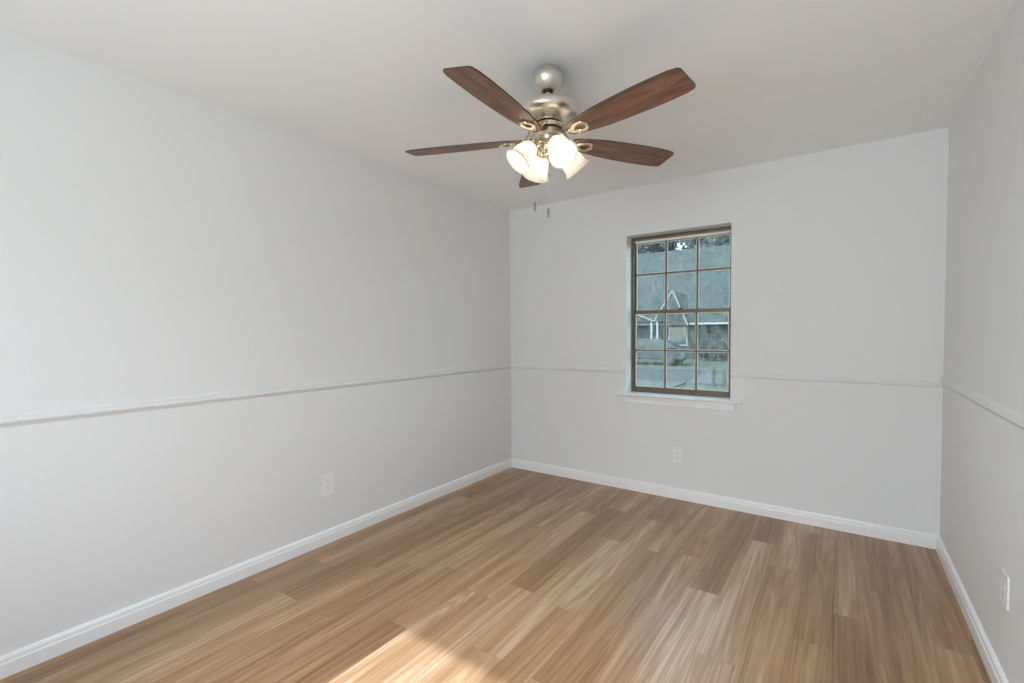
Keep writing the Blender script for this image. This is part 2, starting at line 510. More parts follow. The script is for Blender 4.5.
# ---- baseboards: profile (distance from the wall, height)
BB = [(0, 0), (0.0185, 0), (0.0185, 0.052), (0.0175, 0.056), (0.0150, 0.058), (0.0145, 0.070), (0.0125, 0.075), (0.007, 0.080), (0, 0.082)]
RAILP = [(0, -0.012), (0.004, -0.006), (0.0085, -0.001), (0.0085, 0.001), (0.001, 0.002), (0.001, 0.006), (0.0110, 0.006), (0.0120, 0.008), (0.0120, 0.016), (0.0105, 0.018), (0.0095, 0.019), (0.0095, 0.031), (0.0080, 0.034), (0.003, 0.0385), (0, 0.040)]
def run(name, prof, side, z0, m, a=None, b=None, bevel=0):
    bm = BM()
    if side == 'left':
        prism(bm, [(XL + d, z0 + z) for d, z in prof], 'y', YF, YB)
    elif side == 'right':
        prism(bm, [(XR - d, z0 + z) for d, z in prof], 'y', YF, YB)
    elif side == 'back':
        prism(bm, [(YB - d, z0 + z) for d, z in prof], 'x', a or XL, b or XR)
    else:
        prism(bm, [(YF + d, z0 + z) for d, z in prof], 'x', a or XL, b or XR)
    return struct(name, bm, m)
for s in ('left', 'right', 'back', 'front'):
    run('baseboard_' + s, BB, s, 0, MAT['trim'])
run('trim_1', RAILP, 'left', 0.958, MAT['rail'])
RB = [(0, -0.012), (0.004, -0.006), (0.0075, -0.001), (0.0075, 0.001), (0.001, 0.002), (0.001, 0.007), (0.0080, 0.007), (0.0085, 0.010), (0.0080, 0.016), (0.004, 0.024), (0, 0.028)]
run('trim_2', RB, 'back', 0.963, MAT['rail'], XL, WX0 - 0.002)
run('trim_3', RB, 'back', 0.963, MAT['rail'], WX1 + 0.002, XR)
run('trim_4', RAILP, 'right', 0.972, MAT['rail'])

# ---- window_1: brown single-hung window with six panes in each sash
win = empty('window_1', (0, 0, 0)); win['kind'] = 'structure'
YW = 3.765                                            # room-side face of the frame
bm = BM()
fw = 0.022
box(bm, WX0, WX0 + fw, YW, YW + 0.050, WZ0, WZ1)
box(bm, WX1 - fw, WX1, YW, YW + 0.050, WZ0, WZ1)
box(bm, WX0 + fw, WX1 - fw, YW, YW + 0.050, WZ1 - 0.020, WZ1)
box(bm, WX0 + fw, WX1 - fw, YW, YW + 0.050, WZ0, WZ0 + 0.026)
# inner track lip
box(bm, WX0 + fw, WX0 + fw + 0.006, YW + 0.036, YW + 0.050, WZ0 + 0.026, WZ1 - 0.020)
box(bm, WX1 - fw - 0.006, WX1 - fw, YW + 0.036, YW + 0.050, WZ0 + 0.026, WZ1 - 0.024)
mesh('window_frame', bm, MAT['bronze'], win, bevel=0.0015)
bm = BM()
box(bm, WX0 + fw, WX1 - fw, YW + 0.012, YW + 0.045, WZ1 - 0.032, WZ1 - 0.020)
mesh('head_track', bm, noise_mat('tan_head_track', (0.34, 0.28, 0.20), 0.5, 0.15, 40.0), win, bevel=0.001)
bm = BM()
box(bm, WX0 + fw + 0.004, WX1 - fw - 0.004, YW + 0.010, YW + 0.040, WZ1 - 0.049, WZ1 - 0.032)
o = mesh('head_strip', bm, MAT['almond'], win, bevel=0.001)
o['label'] = 'cream strip under the window head'

MX = (-1.161, -0.9215)
def sash(name, y, z0, z1, zm, rails, stile, z_top_rail, z_bot_rail):
    """muntin grid of a sash, frame and cream glazing strips"""
    x0, x1 = WX0 + fw + 0.003, WX1 - fw - 0.003
    bm = BM()
    d = 0.022
    box(bm, x0, x0 + stile, y, y + d, z0, z1)
    box(bm, x1 - stile, x1, y, y + d, z0, z1)
    box(bm, x0 + stile, x1 - stile, y, y + d, z1 - z_top_rail, z1)
    box(bm, x0 + stile, x1 - stile, y, y + d, z0, z0 + z_bot_rail)
    a, b = z0 + z_bot_rail, z1 - z_top_rail
    mw = 0.0065
    for mx in MX:
        box(bm, mx - mw, mx + mw, y + 0.002, y + 0.012, a, b)
    box(bm, x0 + stile, x1 - stile, y + 0.003, y + 0.011, zm - mw, zm + mw)
    s = mesh(name, bm, MAT['bronze'], win, bevel=0.001)
    # cream strips round each light
    bm = BM()
    xs = [x0 + stile, MX[0], MX[1], x1 - stile]; zs = [a, zm, b]
    g = 0.0065
    for i in range(3):
        for k in range(2):
            xa = xs[i] + (0 if i == 0 else mw - 0.002); xb = xs[i + 1] - (0 if i == 2 else mw - 0.002)
            za = zs[k] + (0 if k == 0 else mw - 0.002); zb = zs[k + 1] - (0 if k == 1 else mw - 0.002)
            yy0, yy1 = y + 0.009, y + 0.0135
            box(bm, xa, xa + g, yy0, yy1, za, zb); box(bm, xb - g, xb, yy0, yy1, za, zb)
            box(bm, xa + g, xb - g, yy0, yy1, za, za + g); box(bm, xa + g, xb - g, yy0, yy1, zb - g, zb)
    gs = mesh('glazing_strip', bm, MAT['almond'], s); gs['label'] = 'cream glazing strips round the panes'
    bm = BM()
    box(bm, x0 + stile, x1 - stile, y + 0.014, y + 0.017, a, b)
    mesh('pane', bm, MAT['glass'], s)
    return s
up_s = sash('upper_sash', YW + 0.026, 1.432, WZ1 - 0.0495, 1.757, 0, 0.006, 0.003, 0.028)
lo_s = sash('lower_sash', YW + 0.003, WZ0 + 0.024, 1.463, 1.136, 0, 0.007, 0.030, 0.022)
bm = BM()
box(bm, -1.062, -1.026, YW + 0.008, YW + 0.030, 1.462, 1.468)
box(bm, -1.052, -1.036, YW + 0.002, YW + 0.024, 1.468, 1.476)
lathe(bm, [(0, .004), (.006, .004), (.007, 0), (.006, -.002), (0, -.002)], 12, Matrix.Translation((-1.030, YW + 0.012, 1.471)))
mesh('sash_lock', bm, MAT['dark_metal'], win, bevel=0.001)
# stool and apron
bm = BM()
nose = [(YB, WZ0 + 0.0015), (YB, WZ0 - 0.0175), (YB - 0.040, WZ0 - 0.0175), (YB - 0.045, WZ0 - 0.013), (YB - 0.047, WZ0 - 0.008), (YB - 0.045, WZ0 - 0.002), (YB - 0.040, WZ0 + 0.0015)]
prism(bm, nose, 'x', -1.505, -0.580)
box(bm, WX0, WX1, YB, YW + 0.002, WZ0, WZ0 + 0.0015)
mesh('window_sill', bm, MAT['trim'], win)
bm = BM()
prism(bm, [(YB, WZ0 - 0.0175), (YB - 0.020, WZ0 - 0.0175), (YB - 0.020, WZ0 - 0.036), (YB - 0.013, WZ0 - 0.040), (YB - 0.013, WZ0 - 0.064), (YB - 0.017, WZ0 - 0.067), (YB - 0.017, WZ0 - 0.072), (YB, WZ0 - 0.074)], 'x', -1.458, -0.626)
mesh('apron', bm, MAT['trim'], win)

# ---- window_2: the window behind the camera the sun comes through
w2 = empty('window_2', (0, 0, 0)); w2['kind'] = 'structure'
bm = BM()
f = 0.035
yy0, yy1 = YF - 0.12, YF - 0.07
box(bm, RX0 - 0.0, RX0 + 0.008, yy0, yy1, RZ0, RZ1); box(bm, RX1 - 0.008, RX1, yy0, yy1, RZ0, RZ1)
box(bm, RX0 + 0.008, RX1 - 0.008, yy0, yy1, RZ1 - 0.008, RZ1); box(bm, RX0 + 0.008, RX1 - 0.008, yy0, yy1, RZ0, RZ0 + f)
mesh('window_frame', bm, MAT['trim'], w2)
bm = BM(); box(bm, RX0 + 0.008, RX1 - 0.008, YF - 0.098, YF - 0.094, RZ0 + f, RZ1 - 0.008)
mesh('pane', bm, MAT['clear_glass'], w2)

# ------------------------------------------------------------------ outlets
def outlet(name, loc, rz, w, h, label):
    """duplex outlet; local: plate in xz, facing -y"""
    t = empty(name, loc, rz)
    tag(t, label, 'outlet', 'duplex outlets low on the walls')
    bm = BM()
    ch = 0.004
    prism(bm, [(-w/2 + ch, -h/2), (w/2 - ch, -h/2), (w/2, -h/2 + ch), (w/2, h/2 - ch), (w/2 - ch, h/2), (-w/2 + ch, h/2), (-w/2, h/2 - ch), (-w/2, -h/2 + ch)], 'y', -0.0055, 0)
    mesh('cover_plate', bm, MAT['plastic'], t, bevel=0.002)
    for s in (-1, 1):
        zc = s * 0.0195
        bm = BM()
        pts = []
        for k in range(28):
            a = 2 * PI * k / 28
            pts.append((0.0165 * math.cos(a), zc + max(-0.0135, min(0.0135, 0.0165 * math.sin(a)))))
        prism(bm, pts, 'y', -0.0068, -0.005)
        rc = mesh('receptacle', bm, MAT['plastic'], t, bevel=0.0006)
        bm = BM()
        box(bm, -0.0075, -0.0055, -0.0072, -0.006, zc - 0.001, zc + 0.008)
        box(bm, 0.0055, 0.0075, -0.0072, -0.006, zc - 0.000, zc + 0.007)
        lathe(bm, [(0, -.0004), (.0024, -.0004), (.0024, .0005), (0, .0005)], 12, Matrix.Translation((0, -0.0068, zc - 0.007)) @ Matrix.Rotation(PI / 2, 4, 'X'))
        sl = mesh('socket_slots', bm, MAT['slot'], rc)
    bm = BM(); lathe(bm, [(0, .0012), (.0025, .0008), (.003, 0), (0, 0)], 12, Matrix.Translation((0, -0.0055, 0)) @ Matrix.Rotation(PI / 2, 4, 'X'))
    mesh('screw', bm, MAT['screw'], t)
    return t
outlet('electrical_outlet', (XL, 1.686, 0.362), PI / 2, 0.082, 0.130, 'white duplex outlet on the left wall beneath the chair rail')
outlet('electrical_outlet', (-1.028, YB, 0.336), 0, 0.070, 0.114, 'white duplex outlet on the back wall below the window')
outlet('electrical_outlet', (XR, 2.314, 0.376), -PI / 2, 0.082, 0.118, 'white duplex outlet on the right wall above the baseboard')

# ------------------------------------------------------------------ ceiling fan
FX, FY = -1.074, 1.813
BZ = 2.142 - H                                        # blade height below the ceiling
fan = empty('ceiling_fan', (FX, FY, H))
tag(fan, 'brushed nickel ceiling fan with five walnut blades and four lit frosted shades', 'ceiling fan')
def fpart(name, bm, m, parent=fan, **k): return mesh(name, bm, m, parent, **k)

bm = BM()
lathe(bm, [(0.0, 0), (0.050, 0), (0.056, -0.004), (0.062, -0.013), (0.066, -0.026), (0.0665, -0.036), (0.0635, -0.051), (0.056, -0.067), (0.045, -0.081), (0.035, -0.090), (0.031, -0.092), (0.027, -0.089), (0.0, -0.080)], 56)
fpart('canopy', bm, MAT['nickel'], smooth=True, auto=50)
bm = BM()
lathe(bm, [(0, -0.080), (0.021, -0.082), (0.0225, -0.090), (0.020, -0.096), (0.0135, -0.098), (0, -0.098)], 32)
fpart('hanger_ball', bm, MAT['dark_metal'], smooth=True, auto=50)
bm = BM(); lathe(bm, [(0, -0.095), (0.0125, -0.095), (0.0125, -0.124), (0.020, -0.127), (0.022, -0.136), (0.0, -0.136)], 32)
fpart('downrod', bm, MAT['nickel'], smooth=True, auto=40)
bm = BM()
lathe(bm, [(0, -0.134), (0.030, -0.134), (0.075, -0.142), (0.108, -0.152), (0.128, -0.163), (0.136, -0.173), (0.1375, -0.180), (0.1375, -0.190), (0.134, -0.200), (0.124, -0.208), (0.108, -0.214), (0.090, -0.219), (0.066, -0.223), (0.0, -0.223)], 72)
fpart('motor_housing', bm, MAT['nickel'], smooth=True, auto=50)
bm = BM()
lathe(bm, [(0, -0.222), (0.059, -0.222), (0.063, -0.225), (0.063, -0.230), (0.057, -0.233), (0.0, -0.233)], 56)
fpart('collar_ring', bm, MAT['nickel_bright'], smooth=True, auto=40)
bm = BM()
lathe(bm, [(0, -0.232), (0.053, -0.232), (0.053, -0.238), (0, -0.238)], 48)
fpart('vent_gap', bm, MAT['dark_metal'], smooth=True, auto=40)
bm = BM()
lathe(bm, [(0, -0.237), (0.060, -0.237), (0.064, -0.241), (0.064, -0.255), (0.059, -0.260), (0.0, -0.260)], 56)
fpart('flywheel', bm, MAT['nickel_bright'], smooth=True, auto=40)
bm = BM(); lathe(bm, [(0, -0.259), (0.064, -0.259), (0.064, -0.266), (0, -0.266)], 48)
fpart('gasket', bm, MAT['dark_metal'], smooth=True, auto=40)
bm = BM()
lathe(bm, [(0, -0.265), (0.060, -0.265), (0.066, -0.270), (0.070, -0.284), (0.074, -0.288), (0.074, -0.294), (0.069, -0.297), (0.066, -0.290), (0.060, -0.284), (0.034, -0.286), (0.030, -0.300), (0.0, -0.300)], 64)
fpart('switch_housing', bm, MAT['nickel'], smooth=True, auto=45)
bm = BM()
lathe(bm, [(0, -0.290), (0.026, -0.292), (0.029, -0.302), (0.033, -0.316), (0.033, -0.336), (0.027, -0.348), (0.017, -0.354), (0.020, -0.362), (0.017, -0.372), (0.009, -0.379), (0.006, -0.386), (0.0, -0.390)], 48)
fpart('finial', bm, MAT['nickel_bright'], smooth=True, auto=50)

# blade outline: half width against radius
PROF = [(0.115, 0.022), (0.122, 0.032), (0.150, 0.042), (0.20, 0.051), (0.28, 0.0625), (0.38, 0.0685), (0.48, 0.0715), (0.56, 0.0705), (0.62, 0.0675)]
def blade_outline():
    half = list(PROF)
    rc, wE, RE = 0.018, 0.0625, 0.660
    for k in range(7):
        a = PI / 2 * k / 6
        half.append((RE - rc + rc * math.sin(a), wE - rc + rc * math.cos(a)))
    return half + [(r, -w) for r, w in reversed(half)]
OUT = blade_outline()
BLADES = [274.1 + 72 * k for k in range(5)]
PT = -0.20
def make_blade():
    bm = BM()
    prism(bm, OUT, 'z', -0.003, 0.003)
    me_o = mesh('blade', bm, MAT['walnut'], fan)
    me_o.data.materials.append(MAT['blade_edge'])
    for p in me_o.data.polygons:
        if abs(p.normal.z) < 0.5: p.material_index = 1
    # bracket: open shield-shaped loop below the blade with an arm to the flywheel
    bm = BM()
    zt, zb = -0.0032, -0.0125
    outer = [(0.136, 0.011), (0.160, 0.030), (0.194, 0.036), (0.214, 0.030), (0.230, 0.0), (0.214, -0.030), (0.194, -0.036), (0.160, -0.030), (0.136, -0.011)]
    inner = [(0.162, 0.004), (0.174, 0.015), (0.192, 0.0195), (0.203, 0.016), (0.213, 0.0), (0.203, -0.016), (0.192, -0.0195), (0.174, -0.015), (0.162, -0.004)]
    n = len(outer)
    mid = [((a[0] + b[0]) / 2, (a[1] + b[1]) / 2) for a, b in zip(outer, inner)]
    rings = [[bm.verts.new((x, y, z)) for x, y in pts] for pts, z in ((outer, zt), (outer, zb + .003), (mid, zb), (inner, zb + .003), (inner, zt))]
    rings.append(rings[0])
    for A, B in zip(rings, rings[1:]):
        for i in range(n):
            bm.faces.new((A[i], A[(i + 1) % n], B[(i + 1) % n], B[i]))
    br = mesh('blade_bracket', bm, MAT['nickel_bright'], me_o, smooth=True)
    ss = br.modifiers.new('smooth', 'SUBSURF'); ss.levels = 2; ss.render_levels = 2
    bm = BM()
    secs = [(0.058, 0.020, 0.056, 0.004), (0.076, 0.019, 0.044, 0.0045), (0.098, 0.015, 0.014, 0.005), (0.118, 0.013, -0.006, 0.0045), (0.146, 0.014, -0.0085, 0.0035)]
    prev = None
    Ct = math.cos(PT)
    for (x, w, z, h) in secs:
        ring = [bm.verts.new((x, w * c, z + h * s)) for c, s in ((-1, 0), (-.7, -.8), (0, -1), (.7, -.8), (1, 0), (.7, .8), (0, 1), (-.7, .8))]
        if prev:
            for i in range(8): bm.faces.new((prev[i], prev[(i + 1) % 8], ring[(i + 1) % 8], ring[i]))
        else: bm.faces.new(ring)
        prev = ring
    bm.faces.new(prev)
    mesh('bracket_arm', bm, MAT['nickel_bright'], me_o, smooth=True, auto=70)
    for (x, y) in ((0.165, 0.0235), (0.165, -0.0235), (0.221, 0.0)):
        bm = BM(); lathe(bm, [(0, -0.0150), (0.0035, -0.0142), (0.0045, -0.012), (0.0045, -0.006), (0, -0.006)], 12, Matrix.Translation((x, y, 0)))
        mesh('screw', bm, MAT['nickel'], me_o, smooth=True)
    return me_o
def place_blade(o, deg):
    o.matrix_local = Matrix.Translation((0, 0, BZ)) @ Matrix.Rotation(math.radians(deg), 4, 'Z') @ Matrix.Rotation(PT, 4, 'X')
b0 = make_blade()
for k, deg in enumerate(BLADES):
    if k == 0: o = b0
    else:
        o = b0.copy(); C.objects.link(o); o.parent = fan
        for ch in list(b0.children):
            c = ch.copy(); C.objects.link(c); c.parent = o
    place_blade(o, deg)

# light kit: four arms, sockets, bell shades, bulbs
ALPHA = math.radians(20.0)
vr = Vector((rt.x, rt.y, 0)); vf = Vector((-math.sin(YAW), math.cos(YAW), 0))
front_dir = vr * math.sin(ALPHA) - vf * math.cos(ALPHA)
A0 = math.atan2(front_dir.y, front_dir.x)
TILT = math.radians(43.0)                               # of the shade axis from straight down
def make_lamp():
    a = BM()
    pts = []
    for k in range(9):
        t = k / 8
        pts.append((0.026 + 0.042 * t, 0, -0.326 + 0.012 * math.sin(PI * t) - 0.006 * t))
    tube(a, pts, 0.0075, 12)
    arm = fpart('light_arm', a, MAT['nickel_bright'], smooth=True, auto=60)
    base = Vector((0.061, 0, -0.329))
    Mx = Matrix.Translation(base) @ Matrix.Rotation(-TILT, 4, 'Y') @ Matrix.Rotation(PI, 4, 'X')   # local +z runs out along the shade
    s = BM()
    lathe(s, [(0, -0.010), (0.012, -0.010), (0.022, -0.004), (0.027, 0.006), (0.0275, 0.018), (0.030, 0.020), (0.030, 0.026), (0.0, 0.026)], 32, Mx)
    soc = mesh('socket', s, MAT['nickel_bright'], arm, smooth=True, auto=50)
    g = BM()
    outp = [(0.0295, 0.020), (0.031, 0.028), (0.037, 0.038), (0.0445, 0.052), (0.049, 0.070), (0.0505, 0.088), (0.052, 0.104), (0.0565, 0.117), (0.062, 0.124), (0.0635, 0.127)]
    inp = [(r - 0.0032, z + 0.0005) for r, z in reversed(outp)]
    lathe(g, outp + inp, 56, Mx, close=True)
    sh = mesh('glass_shade', g, MAT['shade'], arm, smooth=True, auto=75)
    b = BM()
    lathe(b, [(0, 0.024), (0.012, 0.026), (0.0125, 0.040), (0.018, 0.052), (0.0235, 0.066), (0.0245, 0.076), (0.021, 0.088), (0.012, 0.096), (0, 0.099)], 28, Mx)
    bu = mesh('light_bulb', b, MAT['bulb'], arm, smooth=True)
    return arm
lamp0 = make_lamp()
for k in range(4):
    if k == 0: o = lamp0
    else:
        o = lamp0.copy(); C.objects.link(o); o.parent = fan
        for ch in list(lamp0.children):
            c = ch.copy(); C.objects.link(c); c.parent = o
    o.rotation_euler = (0, 0, A0 + k * PI / 2)
    o.location.z = 0.007

# pull chains: world position of the top, length
def chain(dx, dy, ztop, zfob, fob):
    c = BM()
    z = ztop
    tube(c, [(dx, dy, ztop), (dx, dy, zfob)], 0.0007, 6)
    while z > zfob:
        bmesh.ops.create_icosphere(c, subdivisions=1, radius=0.0015, matrix=Matrix.Translation((dx, dy, z)))
        z -= 0.0042
    ch = fpart('pull_chain', c, MAT['nickel'], smooth=True)
    f_ = BM()
    lathe(f_, [(0, 0), (0.0025, -0.001), (0.0045, -0.005), (0.0052, -0.014), (0.0050, -0.036), (0.0038, -0.044), (0, -0.047)], 16, Matrix.Translation((dx, dy, zfob)))
    mesh('pull_fob', f_, fob, ch, smooth=True)
FOB = noise_mat('grey_fob', (0.26, 0.25, 0.23), 0.4, 0.1, 30.0, metal=0.7)
p1 = vr * (-0.062) + vf * (-0.02)
p2 = vr * (0.004) + vf * (0.055)
chain(p1.x, p1.y, -0.292, -0.573, FOB)
chain(p2.x, p2.y, -0.292, -0.583, FOB)

# ------------------------------------------------------------------ outdoors
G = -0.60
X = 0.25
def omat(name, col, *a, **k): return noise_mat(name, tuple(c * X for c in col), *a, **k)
def ground_mat(name, c1, c2, scale, bump=0.4, rough=0.9):
    m, nt, b = material(name)
    tc = nt.nodes.new('ShaderNodeTexCoord')
    n = nt.nodes.new('ShaderNodeTexNoise'); n.inputs['Scale'].default_value = scale; n.inputs['Detail'].default_value = 8
    nt.links.new(tc.outputs['Object'], n.inputs['Vector'])
    cr = nt.nodes.new('ShaderNodeValToRGB'); e = cr.color_ramp.elements
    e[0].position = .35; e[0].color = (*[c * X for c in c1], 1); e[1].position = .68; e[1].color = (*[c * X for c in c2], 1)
    nt.links.new(n.outputs['Fac'], cr.inputs['Fac']); nt.links.new(cr.outputs['Color'], b.inputs['Base Color'])
    b.inputs['Roughness'].default_value = rough
    bp = nt.nodes.new('ShaderNodeBump'); bp.inputs['Strength'].default_value = bump; bp.inputs['Distance'].default_value = .03
    nt.links.new(n.outputs['Fac'], bp.inputs['Height']); nt.links.new(bp.outputs[0], b.inputs['Normal'])
    return m
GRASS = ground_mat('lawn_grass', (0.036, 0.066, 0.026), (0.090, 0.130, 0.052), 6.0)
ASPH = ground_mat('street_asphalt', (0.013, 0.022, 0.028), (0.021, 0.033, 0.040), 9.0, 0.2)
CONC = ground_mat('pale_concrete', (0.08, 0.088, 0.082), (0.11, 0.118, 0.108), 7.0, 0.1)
def slab(name, x0, x1, y0, y1, z0, z1, m, label, cat):
    bm = BM(); box(bm, x0, x1, y0, y1, z0, z1)
    o = mesh(name, bm, m)
    return tag(o, label, cat)
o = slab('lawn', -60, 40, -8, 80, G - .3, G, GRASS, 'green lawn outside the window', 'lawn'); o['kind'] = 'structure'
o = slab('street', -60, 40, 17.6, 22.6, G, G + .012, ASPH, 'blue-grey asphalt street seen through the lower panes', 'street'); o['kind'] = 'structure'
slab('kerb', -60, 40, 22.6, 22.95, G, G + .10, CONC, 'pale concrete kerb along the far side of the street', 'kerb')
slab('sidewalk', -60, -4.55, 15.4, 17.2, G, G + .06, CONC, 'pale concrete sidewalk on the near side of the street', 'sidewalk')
# driveway across the street and its apron running at a slant
bm = BM()
prism(bm, [(-4.5, 17.3), (-2.2, 17.3), (-1.5, 22.55), (-5.0, 22.55)], 'z', G, G + .05)
tag(mesh('driveway', bm, CONC), 'pale concrete driveway crossing by the two grey posts', 'driveway')

# neighbour's house
SH = material('grey_shingles')
def shingle():
    m, nt, b = SH
    tc = nt.nodes.new('ShaderNodeTexCoord')
    mp = nt.nodes.new('ShaderNodeMapping'); mp.inputs['Rotation'].default_value = (math.radians(-38), 0, 0)
    nt.links.new(tc.outputs['Object'], mp.inputs['Vector'])
    br = nt.nodes.new('ShaderNodeTexBrick'); br.inputs['Scale'].default_value = 1.0
    br.inputs['Brick Width'].default_value = .5; br.inputs['Row Height'].default_value = .22; br.inputs['Mortar Size'].default_value = .012
    br.inputs['Color1'].default_value = (0.026, 0.041, 0.041, 1); br.inputs['Color2'].default_value = (0.040, 0.056, 0.054, 1); br.inputs['Mortar'].default_value = (0.015, 0.022, 0.026, 1)
    nt.links.new(mp.outputs[0], br.inputs['Vector'])
    n = nt.nodes.new('ShaderNodeTexNoise'); n.inputs['Scale'].default_value = .7; n.inputs['Detail'].default_value = 6
    nt.links.new(tc.outputs['Object'], n.inputs['Vector'])
    mx = nt.nodes.new('ShaderNodeMix'); mx.data_type = 'RGBA'; mx.blend_type = 'MULTIPLY'; mx.inputs['Factor'].default_value = 1
    rr = nt.nodes.new('ShaderNodeMapRange'); rr.inputs['From Min'].default_value = .3; rr.inputs['From Max'].default_value = .7; rr.inputs['To Min'].default_value = .20; rr.inputs['To Max'].default_value = .38
    nt.links.new(n.outputs['Fac'], rr.inputs['Value'])
    nt.links.new(br.outputs['Color'], mx.inputs['A']); nt.links.new(rr.outputs[0], mx.inputs['B'])
    nt.links.new(mx.outputs['Result'], b.inputs['Base Color']); b.inputs['Roughness'].default_value = .9
    return m
SHM = shingle()
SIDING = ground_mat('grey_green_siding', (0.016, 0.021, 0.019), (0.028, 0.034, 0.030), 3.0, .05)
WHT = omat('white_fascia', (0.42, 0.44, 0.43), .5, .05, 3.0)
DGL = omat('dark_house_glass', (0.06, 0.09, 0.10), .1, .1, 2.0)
house = empty('house', (0, 0, G))
tag(house, 'grey-roofed neighbouring house with white gable boards across the street', 'house')
HX0, HX1, HY0, HY1, EZ, RZg = -24.0, 3.0, 32.6, 47.0, 1.80 - G, 8.0 - G
bm = BM(); box(bm, HX0 + .5, HX1 - .5, HY0, HY1, 0, EZ + .1)
for i in range(60):                                    # battens of the board siding
    x = HX0 + .7 + i * .44
    if x > HX1 - .6: break
    box(bm, x, x + .05, HY0 - .025, HY0, 0.2, EZ)
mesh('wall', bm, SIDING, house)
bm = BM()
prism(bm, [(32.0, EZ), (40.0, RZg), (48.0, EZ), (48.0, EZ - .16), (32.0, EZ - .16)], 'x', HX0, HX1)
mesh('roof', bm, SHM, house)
bm = BM(); box(bm, HX0, HX1, 31.86, 32.0, EZ - .10, EZ + .02)
mesh('gutter', bm, WHT, house)
def rake(a, b, w=.032, y0=31.4, y1=31.46):
    bm_ = BM(); a = Vector((a[0], 0, a[1] - G)); b = Vector((b[0], 0, b[1] - G)); d = (b - a).normalized(); n_ = Vector((-d.z, 0, d.x)) * w
    prism(bm_, [((a + n_).x, (a + n_).z), ((b + n_).x, (b + n_).z), ((b - n_).x, (b - n_).z), ((a - n_).x, (a - n_).z)], 'y', y0, y1)
    mesh('gable_board', bm_, WHT, house)
# steep front gable and its roof running back, a lower porch gable beside it
bm = BM(); prism(bm, [(-10.35, 2.0 - G), (-9.2, 3.95 - G), (-8.2, 1.70 - G)], 'y', 31.46, 36.0); mesh('front_gable', bm, SHM, house)
rake((-10.40, 2.0), (-9.2, 3.95)); rake((-9.2, 3.95), (-8.2, 1.65))
bm = BM(); prism(bm, [(-16.0, 1.9 - G), (-13.2, 3.1 - G), (-10.35, 1.9 - G)], 'y', 31.5, 34.5); mesh('porch_gable', bm, SHM, house)
rake((-16.0, 1.9), (-13.2, 3.1)); rake((-13.2, 3.1), (-10.40, 1.95))
for x in (-10.62, -10.22, -12.1, -15.6):
    bm = BM(); box(bm, x - .06, x + .06, 31.5, 31.62, 0, 1.9 - G); mesh('porch_post', bm, WHT, house)
for (a, b_) in ((-9.7, -8.6), (-14.6, -13.0), (-4.2, -2.6), (-19.5, -17.8)):
    bm = BM(); box(bm, a - .08, b_ + .08, HY0 - .06, HY0 + .01, .9, 2.2); wf = mesh('house_window', bm, WHT, house)
    bm = BM(); box(bm, a, b_, HY0 - .07, HY0 - .055, .98, 2.12); mesh('pane', bm, DGL, wf)

# car parked across the street
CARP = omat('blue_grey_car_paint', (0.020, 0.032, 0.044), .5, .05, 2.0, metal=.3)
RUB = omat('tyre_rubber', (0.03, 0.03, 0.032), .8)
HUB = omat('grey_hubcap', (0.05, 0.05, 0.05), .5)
car = empty('car', (-9.1, 26.6, G)); tag(car, 'blue-grey car parked in front of the house across the street', 'car')
bm = BM()
low = [(-2.25, .32), (-2.25, .72), (-2.1, .84), (-1.35, .92), (1.0, .94), (1.95, .86), (2.25, .70), (2.28, .34)]
prism(bm, low, 'y', -.88, .88)
mesh('car_body', bm, CARP, car, bevel=.06)
bm = BM()
prism(bm, [(-1.45, .90), (-.85, 1.36), (-.2, 1.46), (.75, 1.44), (1.35, 1.22), (1.75, .92)], 'y', -.74, .74)
cb = mesh('cabin', bm, CARP, car, bevel=.05)
bm = BM()
prism(bm, [(-1.20, .95), (-.78, 1.30), (-.05, 1.38), (-.05, .95)], 'y', -.752, .752)
prism(bm, [(.03, .95), (.03, 1.38), (.70, 1.36), (1.22, 1.15), (1.40, .95)], 'y', -.752, .752)
mesh('side_windows', bm, DGL, cb)
for x in (-1.42, 1.40):
    for y in (-.80, .80):
        bm = BM(); lathe(bm, [(0, -.11), (.22, -.11), (.31, -.09), (.33, -.05), (.33, .05), (.31, .09), (.22, .11), (0, .11)], 28, Matrix.Translation((x, y, .33)) @ Matrix.Rotation(PI / 2, 4, 'X'))
        w_ = mesh('wheel', bm, RUB, car, smooth=True, auto=40)
        bm = BM(); lathe(bm, [(0, -.118), (.19, -.118), (.20, -.10), (.20, .10), (.19, .118), (0, .118)], 20, Matrix.Translation((x, y, .33)) @ Matrix.Rotation(PI / 2, 4, 'X'))
        mesh('hubcap', bm, HUB, w_, smooth=True, auto=40)

# street-side posts
PST = omat('weathered_post', (0.055, 0.06, 0.052), .8, .1, 9.0)
post = empty('sign_posts', (-3.42, 17.0, G)); tag(post, 'two short grey posts holding a pale green panel beside the street', 'post')
for x in (-.17, .17):
    bm = BM(); box(bm, x - .045, x + .045, -.045, .045, 0, .62); mesh('post', bm, PST, post, bevel=.006)
bm = BM(); box(bm, -.13, .13, -.02, .02, .44, .60); mesh('panel', bm, omat('pale_green_panel', (.08, .10, .04), .6), post, bevel=.006)

